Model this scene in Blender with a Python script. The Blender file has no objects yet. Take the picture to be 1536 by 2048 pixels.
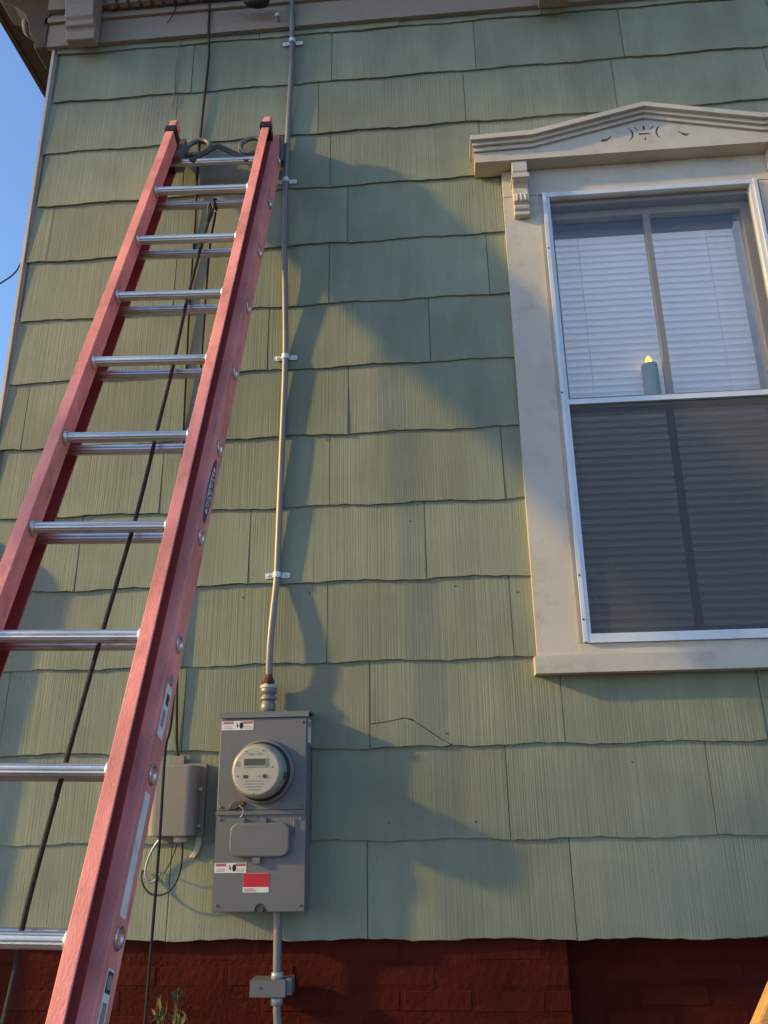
import bpy, bmesh, math, random
from mathutils import Vector, Matrix
random.seed(7)
scene = bpy.context.scene
COL = scene.collection

# ------------------------------------------------------------------ camera
cam_data = bpy.data.cameras.new('camera'); cam = bpy.data.objects.new('camera', cam_data); COL.objects.link(cam)
R_ = Vector((0.99638507, 0.08357934, -0.01520813))
U_ = Vector((0.04164778, -0.32455777, 0.94494852))
F_ = Vector((-0.07404226, 0.94216599, 0.32686541))
CAM = Vector((0, -2.81990, 0.39214))
m = Matrix((R_, U_, -F_)).transposed().to_4x4(); m.translation = CAM
cam.matrix_world = m
cam_data.sensor_fit = 'VERTICAL'; cam_data.sensor_height = 36.0; cam_data.sensor_width = 27.0
cam_data.lens = 1677.4 / 2048 * 36.0
cam_data.clip_start = 0.05; cam_data.clip_end = 3000
scene.camera = cam
scene.render.resolution_x = 768; scene.render.resolution_y = 1024

# ------------------------------------------------------------------ light: dusk sky + one low warm light from the left
LD = Vector((3.85, 1.0, -1.54)).normalized()           # the way the light travels
world = bpy.data.worlds.new('World'); scene.world = world; world.use_nodes = True
wn = world.node_tree; bg = wn.nodes['Background']
sky = wn.nodes.new('ShaderNodeTexSky'); sky.sky_type = 'NISHITA'; sky.sun_disc = False
sky.sun_elevation = math.asin(-LD.z); sky.sun_rotation = math.atan2(-LD.x, -LD.y)
sky.altitude = 0; sky.air_density = 1.0; sky.dust_density = 0.9; sky.ozone_density = 4.5
wn.links.new(sky.outputs[0], bg.inputs[0]); bg.inputs[1].default_value = 0.14
sd = bpy.data.lights.new('sun', 'SUN'); sd.energy = 2.6; sd.angle = math.radians(2.2); sd.color = (1.0, 0.66, 0.14)
sun = bpy.data.objects.new('sun', sd); COL.objects.link(sun)
sun.rotation_euler = LD.to_track_quat('-Z', 'Y').to_euler(); sun.location = (-8, -4, 6)
vs = scene.view_settings; vs.view_transform = 'Standard'; vs.look = 'None'; vs.gamma = 1; vs.use_curve_mapping = False
vs.exposure = 1.12

# ------------------------------------------------------------------ materials
def node_mat(name):
    mt = bpy.data.materials.new(name); mt.use_nodes = True
    nt = mt.node_tree; b = nt.nodes['Principled BSDF']
    return mt, nt, b
def mat(name, col, rough=0.6, metal=0.0, var=0.12, scale=6.0, bump=0.0, bscale=60.0, stretch=(1, 1, 1), spec=0.4, dirt=None, dscale=3.0, damt=0.5):
    mt, nt, b = node_mat(name); N = nt.nodes; L = nt.links
    tc = N.new('ShaderNodeTexCoord'); mp = N.new('ShaderNodeMapping'); mp.inputs['Scale'].default_value = stretch
    L.new(tc.outputs['Object'], mp.inputs[0])
    no = N.new('ShaderNodeTexNoise'); no.inputs['Scale'].default_value = scale; no.inputs['Detail'].default_value = 6; L.new(mp.outputs[0], no.inputs[0])
    ramp = N.new('ShaderNodeMapRange'); ramp.inputs[1].default_value = 0.3; ramp.inputs[2].default_value = 0.7
    ramp.inputs[3].default_value = 1 - var; ramp.inputs[4].default_value = 1 + var; L.new(no.outputs[0], ramp.inputs[0])
    mul = N.new('ShaderNodeVectorMath'); mul.operation = 'SCALE'; mul.inputs[0].default_value = col[:3]; L.new(ramp.outputs[0], mul.inputs['Scale'])
    out = mul.outputs[0]
    if dirt:
        n2 = N.new('ShaderNodeTexNoise'); n2.inputs['Scale'].default_value = dscale; n2.inputs['Detail'].default_value = 9; n2.inputs['Roughness'].default_value = 0.7
        L.new(mp.outputs[0], n2.inputs[0])
        r2 = N.new('ShaderNodeMapRange'); r2.inputs[1].default_value = 0.52; r2.inputs[2].default_value = 0.72; r2.inputs[3].default_value = 0; r2.inputs[4].default_value = damt
        L.new(n2.outputs[0], r2.inputs[0])
        mx = N.new('ShaderNodeMix'); mx.data_type = 'RGBA'; L.new(r2.outputs[0], mx.inputs['Factor']); L.new(out, mx.inputs['A']); mx.inputs['B'].default_value = (*dirt, 1)
        out = mx.outputs['Result']
    L.new(out, b.inputs['Base Color'])
    b.inputs['Roughness'].default_value = rough; b.inputs['Metallic'].default_value = metal; b.inputs['Specular IOR Level'].default_value = spec
    if bump:
        n3 = N.new('ShaderNodeTexNoise'); n3.inputs['Scale'].default_value = bscale; n3.inputs['Detail'].default_value = 4; L.new(mp.outputs[0], n3.inputs[0])
        bp = N.new('ShaderNodeBump'); bp.inputs['Strength'].default_value = 1.0; bp.inputs['Distance'].default_value = bump; L.new(n3.outputs[0], bp.inputs['Height']); L.new(bp.outputs[0], b.inputs['Normal'])
    return mt
def shingle_mat(name, col):
    mt, nt, b = node_mat(name); N = nt.nodes; L = nt.links
    tc = N.new('ShaderNodeTexCoord'); oi = N.new('ShaderNodeObjectInfo')
    off = N.new('ShaderNodeVectorMath'); off.operation = 'SCALE'; off.inputs[0].default_value = (17.0, 9.0, 31.0); L.new(oi.outputs['Random'], off.inputs['Scale'])
    add = N.new('ShaderNodeVectorMath'); add.operation = 'ADD'; L.new(tc.outputs['Object'], add.inputs[0]); L.new(off.outputs[0], add.inputs[1])
    # combed grain: long in z, narrow in x
    mp = N.new('ShaderNodeMapping'); mp.inputs['Scale'].default_value = (190, 1, 1.4); L.new(add.outputs[0], mp.inputs[0])
    g = N.new('ShaderNodeTexNoise'); g.inputs['Scale'].default_value = 1.0; g.inputs['Detail'].default_value = 2.5; g.inputs['Roughness'].default_value = 0.55; g.inputs['Distortion'].default_value = 0.15; L.new(mp.outputs[0], g.inputs[0])
    mp2 = N.new('ShaderNodeMapping'); mp2.inputs['Scale'].default_value = (300, 40, 60); L.new(add.outputs[0], mp2.inputs[0])
    g2 = N.new('ShaderNodeTexNoise'); g2.inputs['Scale'].default_value = 1.0; g2.inputs['Detail'].default_value = 3; L.new(mp2.outputs[0], g2.inputs[0])
    # the grain is deeper in some patches than in others
    pa = N.new('ShaderNodeTexNoise'); pa.inputs['Scale'].default_value = 2.2; pa.inputs['Detail'].default_value = 2; L.new(add.outputs[0], pa.inputs[0])
    pr = N.new('ShaderNodeMapRange'); pr.inputs[1].default_value = 0.32; pr.inputs[2].default_value = 0.65; pr.inputs[3].default_value = 0.35; pr.inputs[4].default_value = 1.0; L.new(pa.outputs[0], pr.inputs[0])
    sh = N.new('ShaderNodeMapRange'); sh.interpolation_type = 'SMOOTHSTEP'; sh.inputs[1].default_value = 0.36; sh.inputs[2].default_value = 0.60; L.new(g.outputs[0], sh.inputs[0])
    hm = N.new('ShaderNodeMath'); hm.operation = 'MULTIPLY'; L.new(sh.outputs[0], hm.inputs[0]); L.new(pr.outputs[0], hm.inputs[1])
    h2 = N.new('ShaderNodeMath'); h2.operation = 'MULTIPLY_ADD'; L.new(g2.outputs[0], h2.inputs[0]); h2.inputs[1].default_value = 0.22; L.new(hm.outputs[0], h2.inputs[2])
    bp = N.new('ShaderNodeBump'); bp.inputs['Strength'].default_value = 0.85; bp.inputs['Distance'].default_value = 0.0007; L.new(h2.outputs[0], bp.inputs['Height'])
    L.new(bp.outputs[0], b.inputs['Normal'])
    # colour: per-shingle tint, broad mottling, faint vertical streaks
    no = N.new('ShaderNodeTexNoise'); no.inputs['Scale'].default_value = 5; no.inputs['Detail'].default_value = 6; L.new(add.outputs[0], no.inputs[0])
    mp3 = N.new('ShaderNodeMapping'); mp3.inputs['Scale'].default_value = (22, 1, 1.5); L.new(tc.outputs['Object'], mp3.inputs[0])
    n4 = N.new('ShaderNodeTexNoise'); n4.inputs['Scale'].default_value = 1; n4.inputs['Detail'].default_value = 5; L.new(mp3.outputs[0], n4.inputs[0])
    s1 = N.new('ShaderNodeMapRange'); s1.inputs[1].default_value = 0.3; s1.inputs[2].default_value = 0.7; s1.inputs[3].default_value = 0.9; s1.inputs[4].default_value = 1.08; L.new(no.outputs[0], s1.inputs[0])
    s2 = N.new('ShaderNodeMapRange'); s2.inputs[1].default_value = 0.3; s2.inputs[2].default_value = 0.7; s2.inputs[3].default_value = 0.93; s2.inputs[4].default_value = 1.05; L.new(n4.outputs[0], s2.inputs[0])
    s3 = N.new('ShaderNodeMapRange'); s3.inputs[3].default_value = 0.93; s3.inputs[4].default_value = 1.07; L.new(oi.outputs['Random'], s3.inputs[0])
    m1 = N.new('ShaderNodeMath'); m1.operation = 'MULTIPLY'; L.new(s1.outputs[0], m1.inputs[0]); L.new(s2.outputs[0], m1.inputs[1])
    m2 = N.new('ShaderNodeMath'); m2.operation = 'MULTIPLY'; L.new(m1.outputs[0], m2.inputs[0]); L.new(s3.outputs[0], m2.inputs[1])
    ge = N.new('ShaderNodeNewGeometry'); mp4 = N.new('ShaderNodeMapping'); mp4.inputs['Scale'].default_value = (2.6, 1, 0.9); L.new(ge.outputs['Position'], mp4.inputs[0])
    n5 = N.new('ShaderNodeTexNoise'); n5.inputs['Scale'].default_value = 1.0; n5.inputs['Detail'].default_value = 8; n5.inputs['Roughness'].default_value = 0.62; L.new(mp4.outputs[0], n5.inputs[0])
    s5 = N.new('ShaderNodeMapRange'); s5.inputs[1].default_value = 0.35; s5.inputs[2].default_value = 0.65; s5.inputs[3].default_value = 0.84; s5.inputs[4].default_value = 1.08; L.new(n5.outputs[0], s5.inputs[0])
    n6 = N.new('ShaderNodeTexNoise'); n6.inputs['Scale'].default_value = 240; n6.inputs['Detail'].default_value = 2; L.new(add.outputs[0], n6.inputs[0])
    s6 = N.new('ShaderNodeMapRange'); s6.inputs[1].default_value = 0.62; s6.inputs[2].default_value = 0.80; s6.inputs[3].default_value = 1.0; s6.inputs[4].default_value = 0.72; L.new(n6.outputs[0], s6.inputs[0])
    m3 = N.new('ShaderNodeMath'); m3.operation = 'MULTIPLY'; L.new(m2.outputs[0], m3.inputs[0]); L.new(s5.outputs[0], m3.inputs[1])
    m4 = N.new('ShaderNodeMath'); m4.operation = 'MULTIPLY'; L.new(m3.outputs[0], m4.inputs[0]); L.new(s6.outputs[0], m4.inputs[1])
    mul = N.new('ShaderNodeVectorMath'); mul.operation = 'SCALE'; mul.inputs[0].default_value = col; L.new(m4.outputs[0], mul.inputs['Scale'])
    # worn spots where an older, browner coat shows
    n7 = N.new('ShaderNodeTexNoise'); n7.inputs['Scale'].default_value = 3.1; n7.inputs['Detail'].default_value = 9; n7.inputs['Roughness'].default_value = 0.7; L.new(add.outputs[0], n7.inputs[0])
    s7 = N.new('ShaderNodeMapRange'); s7.inputs[1].default_value = 0.54; s7.inputs[2].default_value = 0.74; s7.inputs[3].default_value = 0.0; s7.inputs[4].default_value = 0.4; L.new(n7.outputs[0], s7.inputs[0])
    mx = N.new('ShaderNodeMix'); mx.data_type = 'RGBA'; L.new(s7.outputs[0], mx.inputs['Factor']); L.new(mul.outputs[0], mx.inputs['A']); mx.inputs['B'].default_value = (0.205, 0.172, 0.125, 1)
    L.new(mx.outputs['Result'], b.inputs['Base Color'])
    b.inputs['Roughness'].default_value = 0.75; b.inputs['Specular IOR Level'].default_value = 0.25
    return mt
def glass_mat(name, tint=(1, 1, 1)):
    mt = bpy.data.materials.new(name); mt.use_nodes = True; nt = mt.node_tree; N = nt.nodes; L = nt.links; N.clear()
    o = N.new('ShaderNodeOutputMaterial'); t = N.new('ShaderNodeBsdfTransparent'); t.inputs[0].default_value = (*tint, 1)
    g = N.new('ShaderNodeBsdfGlossy'); g.inputs['Roughness'].default_value = 0.02; f = N.new('ShaderNodeFresnel'); ge = N.new('ShaderNodeNewGeometry'); mr = N.new('ShaderNodeMapRange'); mr.inputs[3].default_value = 1.5; mr.inputs[4].default_value = 1 / 1.5; L.new(ge.outputs['Backfacing'], mr.inputs[0]); L.new(mr.outputs[0], f.inputs[0])
    mx = N.new('ShaderNodeMixShader'); L.new(f.outputs[0], mx.inputs[0]); L.new(t.outputs[0], mx.inputs[1]); L.new(g.outputs[0], mx.inputs[2]); L.new(mx.outputs[0], o.inputs[0])
    return mt
def screen_mat(name):
    mt = bpy.data.materials.new(name); mt.use_nodes = True; nt = mt.node_tree; N = nt.nodes; L = nt.links; N.clear()
    o = N.new('ShaderNodeOutputMaterial'); t = N.new('ShaderNodeBsdfTransparent')
    g = N.new('ShaderNodeBsdfDiffuse'); g.inputs[0].default_value = (0.09, 0.095, 0.105, 1)
    mx = N.new('ShaderNodeMixShader'); mx.inputs[0].default_value = 0.46; L.new(t.outputs[0], mx.inputs[1]); L.new(g.outputs[0], mx.inputs[2]); L.new(mx.outputs[0], o.inputs[0])
    return mt
def emit_mat(name, col, s):
    mt, nt, b = node_mat(name); b.inputs['Base Color'].default_value = (*col, 1); b.inputs['Emission Color'].default_value = (*col, 1); b.inputs['Emission Strength'].default_value = s
    return mt

M = {}
M['shingle'] = shingle_mat('sage_shingle', (0.236, 0.256, 0.188))
M['sheath'] = mat('sheathing', (0.16, 0.165, 0.12), 0.9)
M['trim'] = mat('cream_trim_paint', (0.51, 0.465, 0.405), 0.6, var=0.10, scale=4, bump=0.0008, bscale=170, dirt=(0.27, 0.235, 0.185), dscale=9, damt=0.5)
M['soffit'] = mat('brown_soffit', (0.085, 0.052, 0.034), 0.7, var=0.15, scale=4, bump=0.0015, bscale=60)
M['eave'] = mat('eave_paint', (0.27, 0.225, 0.185), 0.65, var=0.08, scale=4, bump=0.0015, bscale=60, dirt=(0.15, 0.11, 0.085), dscale=4, damt=0.55)
M['brick'] = mat('painted_brick', (0.068, 0.008, 0.0035), 0.8, var=0.3, scale=7, bump=0.004, bscale=45, dirt=(0.03, 0.007, 0.005), dscale=6, damt=0.6, spec=0.12)
M['mortar'] = mat('painted_mortar', (0.060, 0.0075, 0.0035), 0.85, var=0.3, scale=9, bump=0.004, bscale=70, spec=0.12)
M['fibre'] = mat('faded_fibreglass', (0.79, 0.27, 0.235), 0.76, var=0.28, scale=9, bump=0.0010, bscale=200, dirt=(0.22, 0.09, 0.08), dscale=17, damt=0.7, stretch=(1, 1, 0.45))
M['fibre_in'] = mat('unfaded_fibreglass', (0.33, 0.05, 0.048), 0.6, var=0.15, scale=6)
M['hook'] = mat('dull_steel', (0.15, 0.145, 0.14), 0.45, 0.2, var=0.15, scale=20)
M['alu'] = mat('worn_aluminium', (0.60, 0.58, 0.56), 0.36, 0.9, var=0.2, scale=16, bump=0.0004, bscale=300, stretch=(0.25, 1, 1), dirt=(0.13, 0.11, 0.10), dscale=11, damt=0.9)
M['galv'] = mat('galvanised_steel', (0.42, 0.42, 0.43), 0.42, 0.35, var=0.12, scale=30, dirt=(0.35, 0.33, 0.31), dscale=9, damt=0.4)
M['emt'] = mat('conduit_steel', (0.20, 0.19, 0.195), 0.45, 0.3, var=0.15, scale=12, stretch=(1, 1, 0.3), dirt=(0.26, 0.2, 0.15), dscale=6, damt=0.5)
M['zinc'] = mat('bright_zinc', (0.70, 0.71, 0.72), 0.32, 0.2, var=0.08, scale=60)
M['boxgrey'] = mat('grey_enamel', (0.155, 0.153, 0.158), 0.42, 0.05, var=0.07, scale=5, bump=0.0003, bscale=400, dirt=(0.10, 0.092, 0.085), dscale=5, damt=0.5)
M['boxedge'] = mat('grey_enamel_dark', (0.06, 0.06, 0.06), 0.6)
M['plast'] = mat('beige_grey_plastic', (0.235, 0.20, 0.175), 0.55, var=0.06, scale=8, dirt=(0.22, 0.19, 0.16), dscale=7, damt=0.4)
M['meterface'] = mat('meter_face', (0.47, 0.43, 0.33), 0.35, var=0.06, scale=30, dirt=(0.42, 0.39, 0.33), dscale=20, damt=0.5)
M['meterside'] = mat('meter_cover', (0.30, 0.28, 0.24), 0.22, var=0.08, scale=10)
M['black'] = mat('black_rubber', (0.012, 0.012, 0.013), 0.55, var=0.1)
M['rope'] = mat('black_rope', (0.016, 0.016, 0.017), 0.8, var=0.3, scale=300, bump=0.002, bscale=350)
M['lcd'] = mat('lcd_olive', (0.085, 0.08, 0.055), 0.2, var=0.1, scale=60)
M['white'] = mat('label_white', (0.68, 0.67, 0.66), 0.5, var=0.05, scale=40, dirt=(0.42, 0.40, 0.38), dscale=60, damt=0.4)
M['whitetape'] = mat('worn_white_tape', (0.82, 0.79, 0.79), 0.6, var=0.06, scale=20, dirt=(0.36, 0.33, 0.33), dscale=18, damt=0.6)
M['print'] = mat('faded_print', (0.30, 0.28, 0.26), 0.6)
M['red'] = mat('label_red', (0.50, 0.02, 0.04), 0.45, var=0.06)
M['pinkred'] = mat('faded_red_print', (0.45, 0.12, 0.13), 0.5)
M['blue'] = mat('label_blue', (0.03, 0.03, 0.13), 0.4)
M['rust'] = mat('rusty_compound', (0.10, 0.035, 0.016), 0.85, var=0.4, scale=60, bump=0.003, bscale=120)
M['caulk'] = mat('pale_caulk', (0.44, 0.42, 0.39), 0.6, var=0.1, bump=0.004, bscale=50)
M['brownmetal'] = mat('brown_metal', (0.09, 0.07, 0.06), 0.5, 0.3)
M['glass'] = glass_mat('storm_glass', (0.99, 0.995, 1.0))
M['clear'] = glass_mat('clear_plastic', (0.75, 0.75, 0.7))
M['screen'] = screen_mat('insect_screen')
M['storm'] = mat('storm_aluminium', (0.66, 0.66, 0.68), 0.40, 0.35, var=0.05, scale=12, dirt=(0.4, 0.38, 0.36), dscale=8, damt=0.4)
M['sash'] = mat('sash_paint', (0.27, 0.23, 0.19), 0.6, var=0.1, dirt=(0.2, 0.16, 0.12), dscale=6, damt=0.5)
M['fill_light'] = emit_mat('fill_glow', (0.76, 0.85, 1.0), 13.5)  # glow of the added fill light behind the blind
M['slat'] = mat('white_blind_slat', (0.86, 0.85, 0.87), 0.45, var=0.02)
M['room'] = mat('room_wall', (0.7, 0.68, 0.66), 0.9)
_nt = M['slat'].node_tree; _b = _nt.nodes['Principled BSDF']; _t = _nt.nodes.new('ShaderNodeBsdfTranslucent'); _t.inputs[0].default_value = (0.85, 0.85, 0.88, 1); _m = _nt.nodes.new('ShaderNodeMixShader'); _m.inputs[0].default_value = 0.5
_nt.links.new(_b.outputs[0], _m.inputs[1]); _nt.links.new(_t.outputs[0], _m.inputs[2]); _nt.links.new(_m.outputs[0], _nt.nodes['Material Output'].inputs[0])
M['wax'] = mat('candle_wax', (0.34, 0.36, 0.27), 0.5, var=0.04)
M['flame'] = emit_mat('led_flame', (1.0, 0.62, 0.02), 2.6)
M['ground'] = mat('gravel_ground', (0.13, 0.115, 0.095), 0.95, var=0.35, scale=3, bump=0.02, bscale=40)
M['wood'] = mat('weathered_yellow_wood', (0.50, 0.27, 0.09), 0.65, var=0.2, scale=5, stretch=(0.5, 6, 3), bump=0.002, bscale=60)
M['weed'] = mat('dry_weed', (0.12, 0.10, 0.035), 0.8, var=0.35, scale=20)
M['roof'] = mat('roof_shingle', (0.06, 0.055, 0.05), 0.9, var=0.2)

# ------------------------------------------------------------------ mesh helpers
def bx(bm, x0, x1, y0, y1, z0, z1):
    v = [bm.verts.new(p) for p in ((x0, y0, z0), (x1, y0, z0), (x1, y1, z0), (x0, y1, z0), (x0, y0, z1), (x1, y0, z1), (x1, y1, z1), (x0, y1, z1))]
    fs = [bm.faces.new([v[i] for i in f]) for f in ((0, 3, 2, 1), (4, 5, 6, 7), (0, 1, 5, 4), (1, 2, 6, 5), (2, 3, 7, 6), (3, 0, 4, 7))]
    return v, fs
def bevel_all(bm, w, seg=1, ang=30):
    es = [e for e in bm.edges if len(e.link_faces) == 2 and e.calc_face_angle(0) > math.radians(ang)]
    bmesh.ops.bevel(bm, geom=es, offset=w, segments=seg, affect='EDGES', profile=0.5, clamp_overlap=True)
def prism(bm, poly, a0, a1, axis='y'):
    """poly is in the two other axes (x,z for y; y,z for x; x,y for z), in order"""
    def P(p, a):
        return {'y': (p[0], a, p[1]), 'x': (a, p[0], p[1]), 'z': (p[0], p[1], a)}[axis]
    A = [bm.verts.new(P(p, a0)) for p in poly]; B = [bm.verts.new(P(p, a1)) for p in poly]
    bm.faces.new(A); bm.faces.new(B[::-1]); n = len(poly)
    for i in range(n): bm.faces.new((A[i], B[i], B[(i + 1) % n], A[(i + 1) % n]))
    bmesh.ops.recalc_face_normals(bm, faces=bm.faces[:])
def smooth_path(pts, n=6):
    pts = [Vector(p) for p in pts]; out = []
    for i in range(len(pts) - 1):
        p0 = pts[max(i - 1, 0)]; p1 = pts[i]; p2 = pts[i + 1]; p3 = pts[min(i + 2, len(pts) - 1)]
        for k in range(n):
            t = k / n
            out.append(0.5 * ((2 * p1) + (p2 - p0) * t + (2 * p0 - 5 * p1 + 4 * p2 - p3) * t * t + (3 * p1 - p0 - 3 * p2 + p3) * t ** 3))
    out.append(pts[-1]); return out
def tube(bm, pts, r, seg=10, cap=True):
    pts = [Vector(p) for p in pts]; rings = []
    rs = r if isinstance(r, (list, tuple)) else [r] * len(pts)
    ref = Vector((0.31, 0.87, 0.37))
    for i, p in enumerate(pts):
        t = (pts[min(i + 1, len(pts) - 1)] - pts[max(i - 1, 0)]).normalized()
        a = (ref - t * ref.dot(t)).normalized(); b = t.cross(a); ref = a
        rings.append([bm.verts.new(p + rs[i] * (math.cos(2 * math.pi * k / seg) * a + math.sin(2 * math.pi * k / seg) * b)) for k in range(seg)])
    for i in range(len(rings) - 1):
        for k in range(seg): 
            f = bm.faces.new((rings[i][k], rings[i][(k + 1) % seg], rings[i + 1][(k + 1) % seg], rings[i + 1][k])); f.smooth = True
    if cap: bm.faces.new(rings[0][::-1]); bm.faces.new(rings[-1])
def lathe(bm, prof, c, axis='y', seg=40):
    """prof: (radius, position along axis)"""
    rings = []
    for r, a in prof:
        ring = []
        for k in range(seg):
            t = 2 * math.pi * k / seg; u, v = r * math.cos(t), r * math.sin(t)
            p = {'y': (c[0] + u, a, c[2] + v), 'z': (c[0] + u, c[1] + v, a), 'x': (a, c[1] + u, c[2] + v)}[axis]
            ring.append(bm.verts.new(p))
        rings.append(ring)
    for i in range(len(rings) - 1):
        for k in range(seg):
            f = bm.faces.new((rings[i][k], rings[i][(k + 1) % seg], rings[i + 1][(k + 1) % seg], rings[i + 1][k])); f.smooth = True
    bm.faces.new(rings[0][::-1]); bm.faces.new(rings[-1])
    bmesh.ops.recalc_face_normals(bm, faces=bm.faces[:])
def rrect(x0, x1, z0, z1, r, n=5):
    out = []
    for cx, cz, a0 in ((x1 - r, z1 - r, 0), (x0 + r, z1 - r, 90), (x0 + r, z0 + r, 180), (x1 - r, z0 + r, 270)):
        for k in range(n + 1):
            a = math.radians(a0 + 90 * k / n); out.append((cx + r * math.cos(a), cz + r * math.sin(a)))
    return out
def obj(name, bm, mt, parent=None, label=None, cat=None, group=None, kind=None, smooth=False):
    me = bpy.data.meshes.new(name); bmesh.ops.recalc_face_normals(bm, faces=bm.faces[:]) if False else None
    bm.to_mesh(me); bm.free()
    me.materials.append(M[mt] if isinstance(mt, str) else mt)
    if smooth:
        for p in me.polygons: p.use_smooth = True
    o = bpy.data.objects.new(name, me); COL.objects.link(o); put(o, parent)
    tag(o, label, cat, group, kind); return o
def put(o, parent):
    if parent is not None:
        o.parent = parent
        if parent.type == 'EMPTY' and not parent.get('_local'): o.matrix_parent_inverse = Matrix.Translation(-parent.location)
def inst(name, me, parent, loc, scale=None, rot=None):
    o = bpy.data.objects.new(name, me); COL.objects.link(o); put(o, parent); o.location = loc
    if scale: o.scale = scale
    if rot: o.rotation_euler = rot
    return o
def tag(o, label=None, cat=None, group=None, kind=None):
    if label: o['label'] = label
    if cat: o['category'] = cat
    if group: o['group'] = group
    if kind: o['kind'] = kind
def thing(name, loc, label, cat, group=None):
    o = bpy.data.objects.new(name, None); COL.objects.link(o); o.location = loc; o.empty_display_size = 0.1
    tag(o, label, cat, group); return o
def nb(): return bmesh.new()
def box_obj(name, dims, mt, parent, bev=0.0, **k):
    b = nb(); bx(b, *dims)
    if bev: bevel_all(b, bev, 2 if bev > 0.004 else 1)
    return obj(name, b, mt, parent, **k)

# ================================================================== GROUND
GZ = -1.2
b = nb(); n = 24; S = 900.0
for i in range(n + 1):
    for j in range(n + 1): b.verts.new((-S + 2 * S * i / n, -S + 2 * S * j / n, GZ))
b.verts.ensure_lookup_table()
for i in range(n):
    for j in range(n): b.faces.new([b.verts[k] for k in (i * (n + 1) + j, (i + 1) * (n + 1) + j, (i + 1) * (n + 1) + j + 1, i * (n + 1) + j + 1)])
obj('ground', b, 'ground', kind='structure')

# ================================================================== HOUSE
house = thing('house', (0.6, 2.4, GZ), 'sage green shingled house with cream window trim above a red painted brick base', 'house')
EXPO = 0.28; XL = -1.70; XR = 3.05; WZ0, WZ1, WX0, WX1 = 0.862, 2.70, 0.40, 1.284
# sheathing with the window opening
b = nb()
bx(b, XL + 0.01, WX0, 0.0, 0.10, 0.0, 4.12); bx(b, WX1, XR, 0.0, 0.10, 0.0, 4.12)
bx(b, WX0, WX1, 0.0, 0.10, 0.0, WZ0); bx(b, WX0, WX1, 0.0, 0.10, WZ1, 4.12)
siding = obj('siding', b, 'sheath', house)
# shingles, one by one
JOINT = {0: -.291, 1: .156, 2: -.278, 3: -.422, 4: -.703, 5: -.417, 6: -.349, 7: -.035, 8: .202, 9: -.349, 10: -.423, 11: .150, 12: .207, 13: -.12}
SW = 0.626
def wave(x, k, amp=1.0):
    p = k * 1.7
    return amp * (0.0032 * math.sin(2 * math.pi * x / 0.40 + p) + 0.0014 * math.sin(2 * math.pi * x / 0.121 + 2.3 * p) + 0.0012 * math.sin(x * 131 + p * 5))
def shingle(x0, x1, k, bottom=None, name='shingle', topz=None, dy=0.0):
    z0 = k * EXPO; z1 = (k + 1) * EXPO + 0.022 if topz is None else topz
    rnd = random.Random(int(x0 * 1000) + k * 77)
    nx = max(3, int((x1 - x0) / 0.026)); jy = rnd.uniform(-0.0024, 0.0008) + dy; tilt = rnd.uniform(-0.0022, 0.0022)
    b = nb(); fr = []
    sk = rnd.uniform(-.003, .003)
    for r in range(3):
        row = []
        for i in range(nx + 1):
            f = i / nx; x = x0 + (x1 - x0) * f
            zb = bottom(x) if bottom else z0 + wave(x, k) + sk * (f - .5)
            zt = z1(x) if callable(z1) else z1
            z = zb + (zt - zb) * r / 2
            t = min(1, max(0, (z - z0) / (EXPO + 0.022)))
            y = -0.0125 + 0.0085 * t + jy * (1 - t) + tilt * (f - .5) * (1 - t) + 0.0008 * math.sin(x * 9 + k) * (1 - t)
            row.append(b.verts.new((x - x0, y, z - z0)))
        fr.append(row)
    bk = [b.verts.new((v.co.x, v.co.y + 0.0072, v.co.z)) for v in fr[0]]
    tk = [b.verts.new((v.co.x, v.co.y + 0.004, v.co.z)) for v in fr[2]]
    for r in range(2):
        for i in range(nx): 
            b.faces.new((fr[r][i], fr[r][i + 1], fr[r + 1][i + 1], fr[r + 1][i]))
    for i in range(nx):
        b.faces.new((bk[i], bk[i + 1], fr[0][i + 1], fr[0][i])); b.faces.new((tk[i + 1], tk[i], fr[2][i], fr[2][i + 1])); b.faces.new((bk[i + 1], bk[i], tk[i], tk[i + 1]))
    for i in (0, nx): b.faces.new([fr[0][i], fr[1][i], fr[2][i], tk[i], bk[i]] if i == 0 else [bk[i], tk[i], fr[2][i], fr[1][i], fr[0][i]])
    bmesh.ops.recalc_face_normals(b, faces=b.faces[:])
    o = obj(name, b, 'shingle', siding); o.location = (x0, 0, z0); return o
GAP = 0.0013
for k in range(14):
    x = JOINT[k]
    while x > XL: x -= SW
    spans = []
    while x < XR:
        spans.append((max(x, XL + 0.012), min(x + SW, XR))); x += SW
    for a, c in spans:
        if c - a < 0.03: continue
        cuts = [(a, c)]
        if 3 <= k <= 9: cuts = [(a, min(c, 0.295)), (max(a, 1.39), c)]
        for p, q_ in cuts:
            if q_ - p < 0.02: continue
            if k == 2 and abs(p + .278) < 0.02:
                # cracked shingle: the broken-off corner is a piece of its own
                cr = [(-.300, .632), (-.235, .637), (-.165, .651), (-.142, .647), (-.085, .607), (-.018, .562)]
                def crack(x, cr=cr):
                    for (xa, za), (xb, zb) in zip(cr, cr[1:]):
                        if xa <= x <= xb: return za + (zb - za) * (x - xa) / (xb - xa)
                    return 0.56 + wave(x, 2)
                shingle(p + GAP, q_ - GAP, 2, bottom=lambda x: max(crack(x) + 0.0022, 0.56 + wave(x, 2)))
                shingle(p + GAP, -.020, 2, name='shingle_fragment', topz=lambda x: max(crack(x) - 0.001, 0.564 + wave(x, 2)), dy=-0.003)
                continue
            shingle(p + GAP, q_ - GAP, k)
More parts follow.
